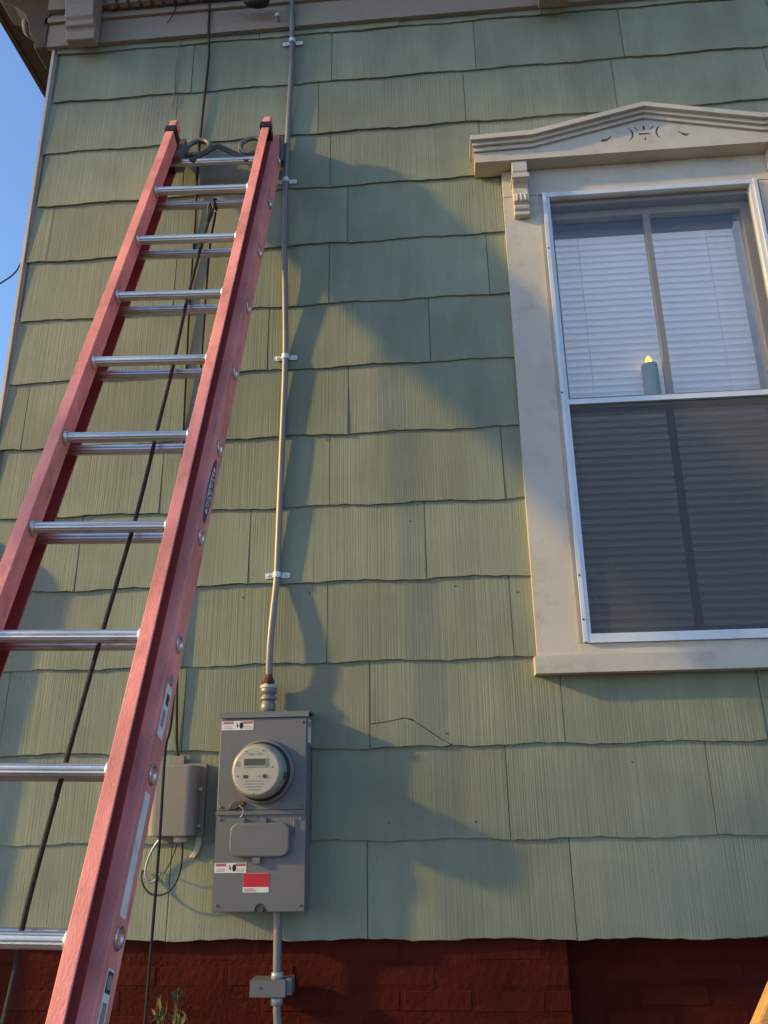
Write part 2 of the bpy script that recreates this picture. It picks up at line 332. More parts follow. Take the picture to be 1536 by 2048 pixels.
# nails on the siding
b = nb(); lathe(b, [(0.0028, 0.0), (0.0028, -0.002), (0.001, -0.0026)], (0, 0, 0), 'y', 8); nail_me = bpy.data.meshes.new('nail'); b.to_mesh(nail_me); b.free(); nail_me.materials.append(M['boxedge'])
for (x, z) in ((-.72, 1.075), (-.485, 1.082), (-.43, 1.66), (-.03, 0.60), (.23, 1.06), (.02, 1.09), (-.13, 1.33), (.05, .33), (-.6, 1.36), (.55, .5), (-.22, .33)):
    k = int(z / EXPO); t = (z - k * EXPO) / (EXPO + .022)
    inst('nail', nail_me, siding, (x, -0.0125 + 0.0085 * t - 0.0002, z))
# corner strip and side wall
b = nb(); prism(b, [(XL - 0.008, -0.018), (XL + 0.004, -0.018), (XL + 0.004, -0.001), (XL + 0.0095, -0.001), (XL + 0.0095, 0.05), (XL - 0.008, 0.05)], 0.0, 3.70, 'z'); obj('corner_strip', b, 'trim', house)
b = nb(); bx(b, XL, XL + 0.10, 0.102, 5.0, 0.0, 4.12); bx(b, XL + 0.1, XR, 4.9, 5.0, 0.0, 4.12); bx(b, XR - 0.1, XR, 0.102, 4.9, 0, 4.12)
obj('side_wall', b, 'shingle', house)
# ---- brick foundation
b = nb(); RX0, RX1 = 0.305, 1.22
bx(b, XL + 0.01, RX0, 0.0135, 0.25, GZ - .1, -0.002); bx(b, RX0, RX1, 0.1035, 0.25, GZ - .1, -0.002); bx(b, RX1, XR, 0.0135, 0.25, GZ - .1, -0.002)
bx(b, XL + 0.01, XL + 0.25, 0.25, 5.0, GZ - .1, -0.002); bx(b, XR - 0.25, XR, 0.25, 5.0, GZ - .1, -0.002); bx(b, XL + .25, XR - .25, 4.75, 5.0, GZ - .1, -0.002)
found = obj('foundation', b, 'mortar', house)
b = nb(); bx(b, -.5, .5, -.5, .5, -.5, .5)
bmesh.ops.scale(b, vec=(0.203, 0.03, 0.057), verts=b.verts[:]); bevel_all(b, 0.004)
brick_me = bpy.data.meshes.new('brick'); b.to_mesh(brick_me); b.free(); brick_me.materials.append(M['brick'])
rb = random.Random(3)
for r in range(8):
    z = -0.034 - r * 0.068
    for xa, xb, yy in ((XL + .012, RX0, 0.0), (RX0 + .004, RX1 - .004, 0.09), (RX1, XR, 0.0)):
        x = xa - (0.107 if r % 2 else 0.0)
        while x < xb:
            a, c = max(x, xa), min(x + 0.203, xb)
            if c - a > 0.03: inst('brick', brick_me, found, ((a + c) / 2, yy + 0.0274 + rb.uniform(-.0018, .0018), z + rb.uniform(-.0015, .0015)), ((c - a) / 0.203, 1, 1), (rb.uniform(-.008, .008), 0, rb.uniform(-.006, .006)))
            x += 0.2145
# ---- eave and cornice
EZ = 4.10; EXL = -2.086; EY = -0.36
b = nb(); bx(b, EXL, XR + .3, EY, -0.0, EZ, EZ + 0.02); bx(b, EXL, XL, 0.0, 5.3, EZ, EZ + 0.02)
eave = obj('eave', b, 'soffit', house)
b = nb()
for z0, z1, o in ((EZ - .012, EZ + .07, 0.0), (EZ + .07, EZ + .11, .02), (EZ + .11, EZ + .17, .045)):
    bx(b, EXL - .025 - o, XR + .3, EY - .025 - o, EY, z0, z1); bx(b, EXL - .025 - o, EXL, EY, 5.3, z0, z1)
obj('fascia', b, 'soffit', eave)
b = nb(); bx(b, EXL - .09, XR + .3, EY - .09, 5.4, EZ + .172, EZ + .22); obj('roof', b, 'roof', house)
b = nb()      # frieze board with a bed moulding
bx(b, XL - .03, XR, -0.034, -0.0135, 3.668, 3.86); bx(b, XL - .034, XR, -0.048, -0.0345, 3.80, 3.83)
bx(b, XL - .034, XR, -0.060, -0.0135, 3.862, 4.098)
obj('frieze', b, 'eave', eave)
b = nb(); bx(b, XL - .03, XL - .0105, -0.0130, 5.0, 3.668, 4.098); bx(b, XL - .05, XL - .0305, -.04, 5.0, 3.80, 3.84)
obj('side_frieze', b, 'soffit', eave)
b = nb(); bx(b, -.017, .017, -.028, .0, -.028, .028); bevel_all(b, .004); dme = bpy.data.meshes.new('dentil'); b.to_mesh(dme); b.free(); dme.materials.append(M['eave'])
for i in range(44): inst('dentil', dme, eave, (-1.42 + i * 0.053, -0.0605, 3.862))
def console(x0, x1, prof, name, parent, mt):
    b = nb(); prism(b, prof, x0, x1, 'x'); bevel_all(b, .003); return obj(name, b, mt, parent)
def eave_prof(y0, zb): # (y,z)
    return [(y0, zb), (y0 - .045, zb), (y0 - .052, zb + .035), (y0 - .046, zb + .04), (y0 - .050, zb + .055), (y0 - .066, zb + .062), (y0 - .066, zb + .085), (y0 - .078, zb + .10), (y0 - .088, zb + .16), (y0 - .11, zb + .22), (y0 - .16, zb + .27), (y0 - .215, zb + .30), (y0 - .235, zb + .34), (y0 - .24, zb + .40), (y0 - .25, zb + .41), (y0 - .25, EZ - .002), (y0, EZ - .002)]
for x in (-1.535, 0.55, 1.75, 2.7): console(x - .065, x + .065, eave_prof(-0.0602, 3.615), 'bracket', eave, 'eave')
for y in (0.02, 0.75, 1.6, 2.5, 3.4):   # brackets of the side eave, turned to the left
    pr = [(XL - .0305 + (p[0] + .0602) * 1.15, p[1]) for p in eave_prof(-.0602, 3.66)]
    b = nb(); prism(b, pr, y - .06, y + .06, 'y')
    bevel_all(b, .004); obj('bracket', b, 'soffit', eave)
    b = nb()  # carved boss on the bracket's face
    lathe(b, [(.045, -.0), (.05, -.012), (.035, -.03), (.012, -.036)], (0, 0, 0), 'x', 14)
    bmesh.ops.translate(b, verts=b.verts[:], vec=(XL - .15, y, 3.86)); obj('carved_boss', b, 'eave', eave)

# ---- window
XC = 0.842
window = bpy.data.objects.new('window', None); COL.objects.link(window); window.location = (XC, 0, 0.78); window.parent = house; window.matrix_parent_inverse = Matrix.Translation(-house.location)
class WP: pass
def wput(o):  # children of the window empty (world offset)
    o.parent = window; o.matrix_parent_inverse = Matrix.Translation(-window.location); return o
def wbox(name, dims, mt, bev=0.002): return wput(box_obj(name, dims, mt, None, bev))
wbox('casing', (0.278, 0.418, -0.034, 0.02, 0.8335, 2.664), 'trim'); wbox('casing', (1.266, 1.406, -0.034, 0.02, 0.8335, 2.664), 'trim')
wbox('head_casing', (0.279, 1.405, -0.036, 0.02, 2.6655, 2.787), 'trim')
wbox('jamb', (0.4185, 0.436, -0.030, 0.16, 0.8725, 2.664), 'trim'); wbox('jamb', (1.248, 1.2655, -0.030, 0.16, 0.8725, 2.664), 'sash'); wbox('head_jamb', (0.4365, 1.2475, -0.01, 0.16, 2.625, 2.664), 'sash')
wbox('sill', (0.266, 1.418, -0.066, 0.02, 0.776, 0.8325), 'trim', 0.004)
wbox('sub_sill', (0.4185, 1.2655, -0.038, 0.16, 0.833, 0.872), 'trim')
# storm window: stepped aluminium frame
SX0, SX1, SZ0, SZ1 = 0.430, 1.254, 0.8725, 2.664
b = nb()
for xa, xb in ((SX0, SX0 + .013), (SX1 - .013, SX1)): bx(b, xa, xb, -.052, -.0345, SZ0 + .004, SZ1)
for xa, xb in ((SX0 + .0135, SX0 + .027), (SX1 - .027, SX1 - .0135)): bx(b, xa, xb, -.044, -.012, SZ0 + .02, SZ1)
bevel_all(b, .0015); wput(obj('storm_frame', b, 'storm', None))
wbox('storm_frame_top', (SX0 + .0135, SX1 - .0135, -.046, -.012, SZ1 - .020, SZ1 - .001), 'storm', .0015)
wbox('storm_frame_bottom', (SX0 + .0135, SX1 - .0135, -.050, -.012, SZ0 + .0005, SZ0 + .030), 'storm', .0015)
wbox('meeting_rail', (SX0 + .0275, SX1 - .0275, -.040, -.012, 1.738, 1.757), 'storm', .0015)
wbox('storm_pane', (SX0 + .0275, SX1 - .0275, -.024, -.021, 1.7575, SZ1 - .0205), 'glass', 0)
wbox('insect_screen', (SX0 + .0275, SX1 - .0275, -.0305, -.030, SZ0 + .0305, 1.7375), 'screen', 0)
wbox('storm_pane', (SX0 + .0275, SX1 - .0275, -.018, -.015, SZ0 + .0305, 1.7375), 'glass', 0)
for z in (1.10, 1.78, 2.40, .95): # screw heads on the storm flange
    b = nb(); lathe(b, [(.0038, -.0525), (.0038, -.0535), (.002, -.0545)], (SX0 + .0045, 0, z), 'y', 8); wput(obj('screw', b, 'boxedge', None))
# sashes
def sash(z0, z1, y0, y1):
    b = nb(); w = .038
    bx(b, .4365, .4365 + w, y0, y1, z0, z1); bx(b, 1.2475 - w, 1.2475, y0, y1, z0, z1)
    bx(b, .475, 1.209, y0 + .001, y1 - .001, z0, z0 + .045); bx(b, .475, 1.209, y0 + .001, y1 - .001, z1 - .032, z1)
    bevel_all(b, .003); s = wput(obj('sash', b, 'sash', None)); return s
sash(1.752, 2.624, .030, .062); sash(.8735, 1.795, .066, .100)
wbox('muntin', (XC - .011, XC + .011, .032, .060, 1.7975, 2.5915), 'sash', .004); wbox('muntin', (XC - .011, XC + .011, .068, .098, .919, 1.7625), 'sash', .004)
wbox('pane', (.4755, 1.2085, .0455, .0475, 1.7975, 2.5915), 'glass', 0); wbox('pane', (.4755, 1.2085, .0825, .0845, .919, 1.7625), 'glass', 0)
# pediment: carved face board, bed and cap mouldings
FX0, FX1 = 0.172, 1.512; KX = 0.40
b = nb(); prism(b, [(FX0, 2.788), (FX1, 2.788), (FX1, 2.834), (2 * XC - KX, 2.838), (XC, 2.940), (KX, 2.838), (FX0, 2.834)], -.100, -.0135, 'y')
face = obj('pediment', b, 'trim', None)
def arc_poly(cx, cz, r, a0, a1, w, n=10):
    o, i = [], []
    for k in range(n + 1):
        a = math.radians(a0 + (a1 - a0) * k / n); ww = w * math.sin(math.pi * (k + .35) / (n + .7))
        o.append((cx + (r + ww) * math.cos(a), cz + (r + ww) * math.sin(a))); i.append((cx + (r - ww) * math.cos(a), cz + (r - ww) * math.sin(a)))
    return o + i[::-1]
cuts = [arc_poly(XC - .082, 2.872, .036, -62, 62, .0042), arc_poly(XC + .082, 2.872, .036, 118, 242, .0042),
        [(XC - .022, 2.865), (XC + .022, 2.865), (XC + .022, 2.873), (XC - .022, 2.873)],
        [(XC - .004, 2.886), (XC + .004, 2.886), (XC + .004, 2.909), (XC - .004, 2.909)],
        [(XC + .020, 2.890), (XC + .025, 2.888), (XC + .040, 2.903), (XC + .036, 2.906)], [(XC - .020, 2.890), (XC - .036, 2.906), (XC - .040, 2.903), (XC - .025, 2.888)],
        [(XC - .003, 2.838), (XC + .003, 2.838), (XC + .003, 2.851), (XC - .003, 2.851)]]
for s in (-1, 1):
    t = [(.137, .003), (.142, -.004), (.150, -.007), (.160, -.005), (.167, .001), (.163, .006), (.152, .006), (.143, .009), (.133, .014), (.124, .021), (.122, .019), (.129, .009)]
    t = [(XC + s * (p[0] + .005), 2.851 + p[1]) for p in t]; cuts.append(t)
for c in cuts:
    b = nb(); prism(b, c, -.12, -.086, 'y'); me = bpy.data.meshes.new('cutter'); b.to_mesh(me); b.free(); co = bpy.data.objects.new('cutter', me); COL.objects.link(co)
    md = face.modifiers.new('carve', 'BOOLEAN'); md.operation = 'DIFFERENCE'; md.object = co; md.solver = 'EXACT'
dg = bpy.context.evaluated_depsgraph_get(); new_me = bpy.data.meshes.new_from_object(face.evaluated_get(dg))
face.modifiers.clear(); face.data = new_me
for o in [o for o in bpy.data.objects if o.name.startswith('cutter')]: bpy.data.objects.remove(o)
wput(face)
def strip(pts_lo, pts_hi, y0, y1, name):
    b = nb(); n = len(pts_lo); V = []
    for (p, q_) in zip(pts_lo, pts_hi): V.append([b.verts.new((p[0], y0, p[1])), b.verts.new((q_[0], y0, q_[1])), b.verts.new((q_[0], y1, q_[1])), b.verts.new((p[0], y1, p[1]))])
    for i in range(n - 1):
        for k in range(4): b.faces.new((V[i][k], V[i][(k + 1) % 4], V[i + 1][(k + 1) % 4], V[i + 1][k]))
    b.faces.new(V[0][::-1]); b.faces.new(V[-1]); bmesh.ops.recalc_face_normals(b, faces=b.faces[:])
    wput(obj(name, b, 'trim', None))
def line(off, e):  # outline of the pediment, pushed up by off, ends pushed out by e
    return [(FX0 - e, 2.8345 + off), (KX, 2.8385 + off), (XC, 2.9405 + off * .95), (2 * XC - KX, 2.8385 + off), (FX1 + e, 2.8345 + off)]
strip(line(0, .004), line(.018, .004), -.110, -.0135, 'pediment_moulding')
strip(line(.0185, .008), line(.034, .008), -.122, -.0135, 'pediment_moulding')
strip(line(.0345, .016), line(.056, .016), -.138, -.0135, 'pediment_cap')
# consoles under the pediment
for cx in (.345, 2 * XC - .345):
    y = -.0362
    pr = [(y, 2.555), (y - .020, 2.555), (y - .024, 2.562), (y - .022, 2.575), (y - .030, 2.580), (y - .034, 2.592), (y - .026, 2.600), (y - .026, 2.604), (y - .040, 2.612), (y - .040, 2.632), (y - .030, 2.655), (y - .028, 2.680), (y - .036, 2.692), (y - .055, 2.700), (y - .062, 2.716), (y - .054, 2.730), (y - .050, 2.734), (y - .056, 2.742), (y - .058, 2.7865), (y, 2.7865)]
    c = console(cx - .030, cx + .030, pr, 'bracket', None, 'trim'); wput(c)
    for i in range(3):
        b = nb(); tube(b, [(cx - .016 + .016 * i, y - .0395, 2.608), (cx - .016 + .016 * i, y - .041, 2.622), (cx - .016 + .016 * i, y - .0355, 2.648)], [.004, .0045, .003], 8); wput(obj('bead', b, 'trim', None))
    b = nb(); bx(b, cx - .034, cx + .034, y - .064, y - .001, 2.704, 2.722); bevel_all(b, .006, 2); wput(obj('bracket_band', b, 'trim', None))
# room behind
b = nb(); bx(b, .2, 1.5, .102, .11, .3, .860); bx(b, -.6, .434, .162, 2.6, .0, .02); bx(b, -.6, -.58, .162, 2.6, .02, 3.0); bx(b, 2.3, 2.32, .162, 2.6, .02, 3.0); bx(b, -.6, 2.32, 2.6, 2.62, .0, 3.0); bx(b, -.6, 2.32, .162, 2.6, 3.0, 3.02); bx(b, .434, 2.32, .162, 2.6, .0, .02)
obj('room', b, 'room', house)

# ================================================================== BLIND, CANDLE
blind = thing('window_blind', (XC, .13, .93), 'closed white horizontal slat blind hanging inside the window', 'blind')
PITCH = .0293
b = nb(); rows = []
for j in range(5):
    t = j / 4 - .5; cz = t * .0365; cy = -t * .006 + .0014 * (1 - 4 * t * t) * -1
    rows.append([b.verts.new((-.362, cy, cz)), b.verts.new((.362, cy, cz))])
for j in range(4): f = b.faces.new((rows[j][0], rows[j][1], rows[j + 1][1], rows[j + 1][0])); f.smooth = True

sl_me = bpy.data.meshes.new('slat'); b.to_mesh(sl_me); b.free(); sl_me.materials.append(M['slat'])
rs = random.Random(5); z = .965
while z < 2.565:
    inst('slat', sl_me, blind, (XC - .004, .128, z), None, (rs.uniform(-.006, .006), rs.uniform(-.0006, .0006), 0)); z += PITCH
box_obj('bottom_rail', (XC - .366, XC + .358, .118, .138, .930, .950), 'slat', blind, .004)
box_obj('head_rail', (XC - .368, XC + .360, .112, .146, 2.572, 2.624), 'sash', blind, .003)
for x in (XC - .26, XC + .25):
    b = nb(); tube(b, [(x, .1205, .95), (x, .1205, 2.572)], .0008, 6); obj('ladder_cord', b, 'slat', blind)
fill_light = thing('blind_fill_light', (XC, 1.3, 2.98), 'added unseen fill light in the room that brightens the blind', 'fill_light')  # added light source, never in view, brightens the blind from behind
b = nb(); lathe(b, [(.02, 2.72), (.10, 2.74), (.15, 2.80), (.15, 2.86), (.10, 2.92)], (XC, 1.3, 0), 'z', 20); obj('fill_globe', b, 'fill_light', fill_light)
b = nb(); lathe(b, [(.06, 2.92), (.08, 2.95), (.08, 2.999)], (XC, 1.3, 0), 'z', 16); obj('fill_base', b, 'galv', fill_light)
cx, cy, cz = .790, .0835, 1.7955
candle = thing('candle', (cx, cy, cz), 'pale flameless pillar candle with a glowing yellow tip on the window sash', 'candle')
b = nb(); lathe(b, [(.029, cz), (.0305, cz + .004), (.0305, cz + .146), (.0285, cz + .150), (.022, cz + .147), (.006, cz + .145)], (cx, cy, 0), 'z', 28); obj('wax', b, 'wax', candle)
b = nb(); lathe(b, [(.004, cz + .143), (.011, cz + .151), (.0125, cz + .160), (.0110, cz + .170), (.0070, cz + .180), (.002, cz + .187)], (cx, cy, 0), 'z', 16); obj('flame', b, 'flame', candle)

# ================================================================== LADDER
LU = Vector((0.99942, 0.024713, -0.023413)).normalized(); LDn = Vector((-0.013676, -0.338364, -0.940916)).normalized(); LN = LDn.cross(LU).normalized(); LU = LN.cross(LDn)
LT = Vector((-0.863737, -0.320395, 2.594415)); SF = 4.03; SP = .3215
ladder = thing('extension_ladder', (0, 0, 0), 'weathered red fibreglass extension ladder with aluminium rungs leaning on the green wall', 'ladder')
ladder['_local'] = 1
lm = Matrix((LU, -LN, -LDn)).transposed().to_4x4(); lm.translation = LT + LDn * SF; ladder.matrix_world = lm
def lz(s): return SF - s
A_, B_ = .180, .212
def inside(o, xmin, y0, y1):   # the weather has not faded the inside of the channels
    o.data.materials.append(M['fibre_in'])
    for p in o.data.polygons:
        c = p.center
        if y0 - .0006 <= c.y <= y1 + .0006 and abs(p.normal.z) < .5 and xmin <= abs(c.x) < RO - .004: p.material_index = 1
RO = .239
# front (fly) section: channels open to the outside
for s in (1, -1):
    b = nb(); z0, z1 = .02, lz(-.415)
    pr = [(A_, 0), (B_, 0), (B_, .006), (A_ + .006, .006), (A_ + .006, .057), (B_, .057), (B_, .063), (A_, .063)]
    if s < 0: pr = [(-p[0], p[1]) for p in pr]
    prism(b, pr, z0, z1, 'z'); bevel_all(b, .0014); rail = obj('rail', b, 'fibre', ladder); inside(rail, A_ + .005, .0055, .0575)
    # plastic cap band and rounded tip
    b = nb(); x0, x1 = (A_ - .006, B_ + .004) if s > 0 else (-B_ - .004, -A_ + .006)
    bx(b, x0, x1, -.005, .058, z1 - .012, z1 + .026); bevel_all(b, .005, 2); obj('end_cap', b, 'black', ladder)
    b = nb(); n = 8; prof = [(-.001, z1 + .026)] + [(.026 - .027 * math.cos(math.pi * k / n), z1 + .07 + .022 * math.sin(math.pi * k / n)) for k in range(n + 1)] + [(.053, z1 + .026)]
    prism(b, prof, x0 + .006, x1 - .006, 'x'); bevel_all(b, .003); obj('rail_tip', b, 'fibre', ladder)
    b = nb(); bx(b, x0 - .002, x1 + .006, -.004, .06, -.003, .05); bevel_all(b, .004); obj('foot', b, 'black', ladder)
# rear (base) section: channels open to the inside
RO = .239
for s in (1, -1):
    b = nb(); z0, z1 = .03, lz(-.465)
    pr = [(RO, .0635), (RO, .153), (RO - .042, .153), (RO - .042, .147), (RO - .006, .147), (RO - .006, .0695), (RO - .042, .0695), (RO - .042, .0635)]
    if s < 0: pr = [(-p[0], p[1]) for p in pr]
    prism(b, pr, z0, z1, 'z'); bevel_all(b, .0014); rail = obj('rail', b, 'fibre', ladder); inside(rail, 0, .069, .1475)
    b = nb(); x0, x1 = (RO - .05, RO + .012) if s > 0 else (-RO - .012, -RO + .05)
    bx(b, x0, x1, .056, .15, -.004 - .04, .10); bevel_all(b, .006); obj('foot', b, 'black', ladder)
# rungs with swaged ends; each rung is grooved
def rung(z, half, y, front):
    b = nb(); segs = 28; R = .0160; ends = []
    for xx in (-half, half):
        ring = []
        for k in range(segs):
            a = 2 * math.pi * k / segs; rr = R * (1.0 if k % 2 else .94)
            if math.sin(a) > .35: rr *= .94
            ring.append(b.verts.new((xx, y + rr * math.cos(a), z + rr * math.sin(a))))
        ends.append(ring)
    for k in range(segs): b.faces.new((ends[0][k], ends[0][(k + 1) % segs], ends[1][(k + 1) % segs], ends[1][k]))
    b.faces.new(ends[0]); b.faces.new(ends[1][::-1]); bmesh.ops.recalc_face_normals(b, faces=b.faces[:])
    r = obj('rung', b, 'alu', ladder)
    for s in (-1, 1):
        b = nb()
        if front: lathe(b, [(.0165, s * (A_ + .002)), (.0235, s * (A_ - .001)), (.0235, s * (A_ - .005)), (.0175, s * (A_ - .010))], (0, y, z), 'x', 18)
        else:     # ferrule flared over the outside of the web, hollow
            x = s * RO; b2 = [(.0150, x - s * .02), (.0225, x + s * .0005), (.0235, x + s * .003), (.0215, x + s * .0055), (.0165, x + s * .005), (.0155, x - s * .015)]
            lathe(b, b2, (0, y, z), 'x', 20)
        obj('ferrule', b, 'alu', r)
i = 0
for i in range(13):
    z = lz(SP * i)
    if z < .12: break
    rung(z, A_ + .001, .030, True)
for i in range(-1, 13):
    z = lz(SP * i) + .022
    if z < .12: break
    rung(z, RO - .005, .106, False)
# labels on the outside of the right rear rail
def plate(name, s0, s1, y0, y1, mt, th=.0008, parent=ladder, rr=.004, x=None):
    x = (RO + .0003) if x is None else x; b = nb(); prism(b, [(p[0], p[1]) for p in rrect(y0, y1, lz(s1), lz(s0), rr)], x, x + th, 'x'); return obj(name, b, mt, parent)
b = nb(); cyo, czo = .105, lz(1.425); prism(b, [(cyo + .024 * math.cos(2 * math.pi * k / 40), czo + .114 * math.sin(2 * math.pi * k / 40)) for k in range(40)], RO + .0003, RO + .0011, 'x'); oval = obj('oval_label', b, 'blue', ladder)
b = nb(); prism(b, [(cyo + .0165 * math.cos(2 * math.pi * k / 40), czo + .086 * max(-.93, min(.93, 1.05 * math.sin(2 * math.pi * k / 40)))) for k in range(40)], RO + .0012, RO + .0016, 'x'); obj('label_panel', b, 'white', oval)
cu = bpy.data.curves.new('lettering', 'FONT'); cu.body = 'WERNER'; cu.size = .036; cu.align_x = 'CENTER'; cu.align_y = 'CENTER'; cu.extrude = .0002; cu.offset = .0006
to = bpy.data.objects.new('lettering', cu); COL.objects.link(to); bpy.context.view_layer.update()
tme = bpy.data.meshes.new_from_object(to.evaluated_get(bpy.context.evaluated_depsgraph_get())); bpy.data.objects.remove(to)
tme.transform(Matrix.Translation((RO + .0019, cyo, czo)) @ Matrix(((0, 0, 1, 0), (0, 1, 0, 0), (-1, 0, 0, 0), (0, 0, 0, 1))))
tme.materials.clear(); tme.materials.append(M['boxedge']); lo = bpy.data.objects.new('lettering', tme); COL.objects.link(lo); lo.parent = oval
p = plate('warning_sticker', 2.020, 2.145, .086, .124, 'whitetape'); plate('sticker_symbol', 2.040, 2.068, .096, .117, 'boxedge', .0004, p, .002, RO + .0012); plate('sticker_symbol', 2.080, 2.120, .092, .111, 'print', .0004, p, .002, RO + .0012)
b = nb(); lathe(b, [(.013, RO + .0003), (.013, RO + .002)], (0, .107, lz(2.003)), 'x', 16); obj('round_sticker', b, 'print', ladder)
plate('white_tape', 2.270, 2.515, .088, .122, 'whitetape')
p = plate('warning_sticker', 2.605, 2.76, .088, .124, 'whitetape'); plate('sticker_print', 2.66, 2.74, .094, .117, 'print', .0004, p, .002, RO + .0012)
b = nb(); lathe(b, [(.0125, RO + .0012), (.0125, RO + .003)], (0, .105, lz(2.627)), 'x', 16); obj('round_sticker', b, 'print', p)
plate('sticker_symbol', 2.609, 2.645, .090, .121, 'boxedge', .0004, p, .002, RO + .0012)
# hooks and V strap at the top
for s in (-1, 1):
    b = nb(); cxh, cyh, czh = s * .116, .105, lz(-.472); pts = []
    for k in range(23):
        a = math.radians(-110 + 345 * k / 22); pts.append((cxh + s * -.050 * math.cos(a), cyh + .014 * k / 22, czh + .068 * math.sin(a)))
    tube(b, pts, .0105, 8); obj('cable_hook', b, 'hook', ladder)
    b = nb(); bx(b, min(s * .158, s * .192), max(s * .158, s * .192), .070, .140, lz(-.33), lz(-.475)); bevel_all(b, .014, 3); obj('hook_mount', b, 'hook', ladder)
    b = nb(); n = 12; pts = [(s * (RO - .016), .075 + .030 * k / n, lz(-.45) + .0 + .062 * math.sin(math.pi * k / n)) for k in range(n + 1)]
    prism(b, [(.068, lz(-.44)), (.080, lz(-.485)), (.105, lz(-.505)), (.130, lz(-.495)), (.150, lz(-.46)), (.1525, lz(-.41)), (.13, lz(-.38))], *sorted((s * (RO + .0005), s * (RO + .010))), 'x'); bevel_all(b, .003, 2); obj('hook_plate', b, 'boxgrey', ladder)
for pa, pb in (((-.117, .088, lz(-.330)), (-.033, .088, lz(-.437))), ((-.033, .093, lz(-.462)), (.118, .093, lz(-.330)))):
    b = nb(); d = (Vector(pb) - Vector(pa)); nrm = Vector((-d.z, 0, d.x)).normalized() * .012
    prism(b, [((Vector(pa) + nrm).x, (Vector(pa) + nrm).z), ((Vector(pb) + nrm).x, (Vector(pb) + nrm).z), ((Vector(pb) - nrm).x, (Vector(pb) - nrm).z), ((Vector(pa) - nrm).x, (Vector(pa) - nrm).z)], pa[1], pa[1] + .008, 'y'); obj('strap', b, 'brownmetal', ladder)

def LW(s, l, n): return LT + LDn * s + LU * l + LN * n
# pulley rope along the ladder
rope = thing('ladder_rope', LW(SF - .02, .07, -.067), 'thick black rope running down between the rungs of the ladder', 'rope')
pts = [LW(s, l, -.067) for s, l in ((.04, .030), (.148, .038), (.337, .038), (.641, .042), (.958, .056), (1.18, .060), (1.527, .068), (1.892, .062), (2.225, .060), (2.522, .062), (2.664, .075), (3.2, .088), (SF - .03, .09))]
b = nb(); tube(b, smooth_path(pts, 5), .0056, 8); obj('strand', b, 'rope', rope)
b = nb(); c = LW(.065, .034, -.068); tube(b, [c + Vector((.010 * math.cos(a), -.004, .034 * math.sin(a) - .012)) for a in [2 * math.pi * k / 16 for k in range(17)]], .0042, 6); obj('snap_hook', b, 'brownmetal', rope)
b = nb(); tube(b, [LW(.10, .037, -.067), LW(.13, .036, -.067), LW(.155, .038, -.067)], [.008, .0105, .007], 8); obj('knot', b, 'rope', rope)
# second rope, hanging free behind the ladder
rp2 = thing('hanging_rope', (-.888, -.25, GZ), 'thin black rope hanging free behind the ladder past the grey utility box', 'rope')
b = nb(); tube(b, smooth_path([LW(.0, .030, -.126), (-.862, -.178, 2.36), (-.861, -.194, 1.83), (-.866, -.208, 1.25), (-.872, -.224, .67), (-.884, -.230, .55), (-.881, -.236, .27), (-.885, -.24, -.1), (-.89, -.25, -.6), (-.888, -.25, GZ + .01)], 6), .0043, 8); obj('strand', b, 'rope', rp2)
b = nb(); tube(b, [LW(-.022, .030 + .004 * math.sin(k), -.106) + LDn * (.021 * math.cos(k * math.pi / 8)) + LN * (.021 * math.sin(k * math.pi / 8)) for k in range(17)], .0043, 6); obj('loop', b, 'rope', rp2)

# ================================================================== CONDUIT, METER BOX, METER
con = thing('service_conduit', (-.606, -.045, .68), 'grey metal conduit pipe rising up the green siding above the meter box', 'conduit')
CP = [(-.594, -.074, 3.95), (-.594, -.073, 3.88), (-.594, -.062, 3.80), (-.594, -.047, 3.69), (-.594, -.030, 3.60), (-.594, -.026, 3.42), (-.602, -.0255, 3.1), (-.606, -.0248, 2.83), (-.601, -.034, 2.5), (-.594, -.036, 2.3), (-.588, -.0248, 2.0), (-.592, -.0252, 1.6), (-.597, -.0248, 1.22), (-.598, -.0258, 1.13), (-.603, -.042, 1.02), (-.607, -.052, .93), (-.609, -.054, .86), (-.610, -.050, .78)]
b = nb(); tube(b, smooth_path(CP, 6), .0118, 16); obj('pipe', b, 'emt', con)
hx, hy = -.610, -.049
b = nb(); lathe(b, [(.0245, .672), (.0245, .705), (.021, .707), (.021, .712), (.0265, .714), (.0265, .726), (.022, .728), (.022, .733), (.0265, .735), (.0265, .752), (.024, .755)], (hx, hy, 0), 'z', 20); obj('connector', b, 'emt', con)
b = nb(); lathe(b, [(.0275, .7525), (.028, .756), (.0265, .764), (.015, .767)], (hx, hy, 0), 'z', 18)
for v in b.verts:
    if v.co.z > .76: v.co.z += random.uniform(-.002, .005)
obj('white_sealant', b, 'caulk', con)
b = nb(); lathe(b, [(.024, .763), (.020, .775), (.0140, .790), (.0122, .802)], (hx, hy - .001, 0), 'z', 16)
for v in b.verts: v.co.x += random.uniform(-.0015, .0015); v.co.z += random.uniform(-.003, .003)
obj('rust_collar', b, 'rust', con)
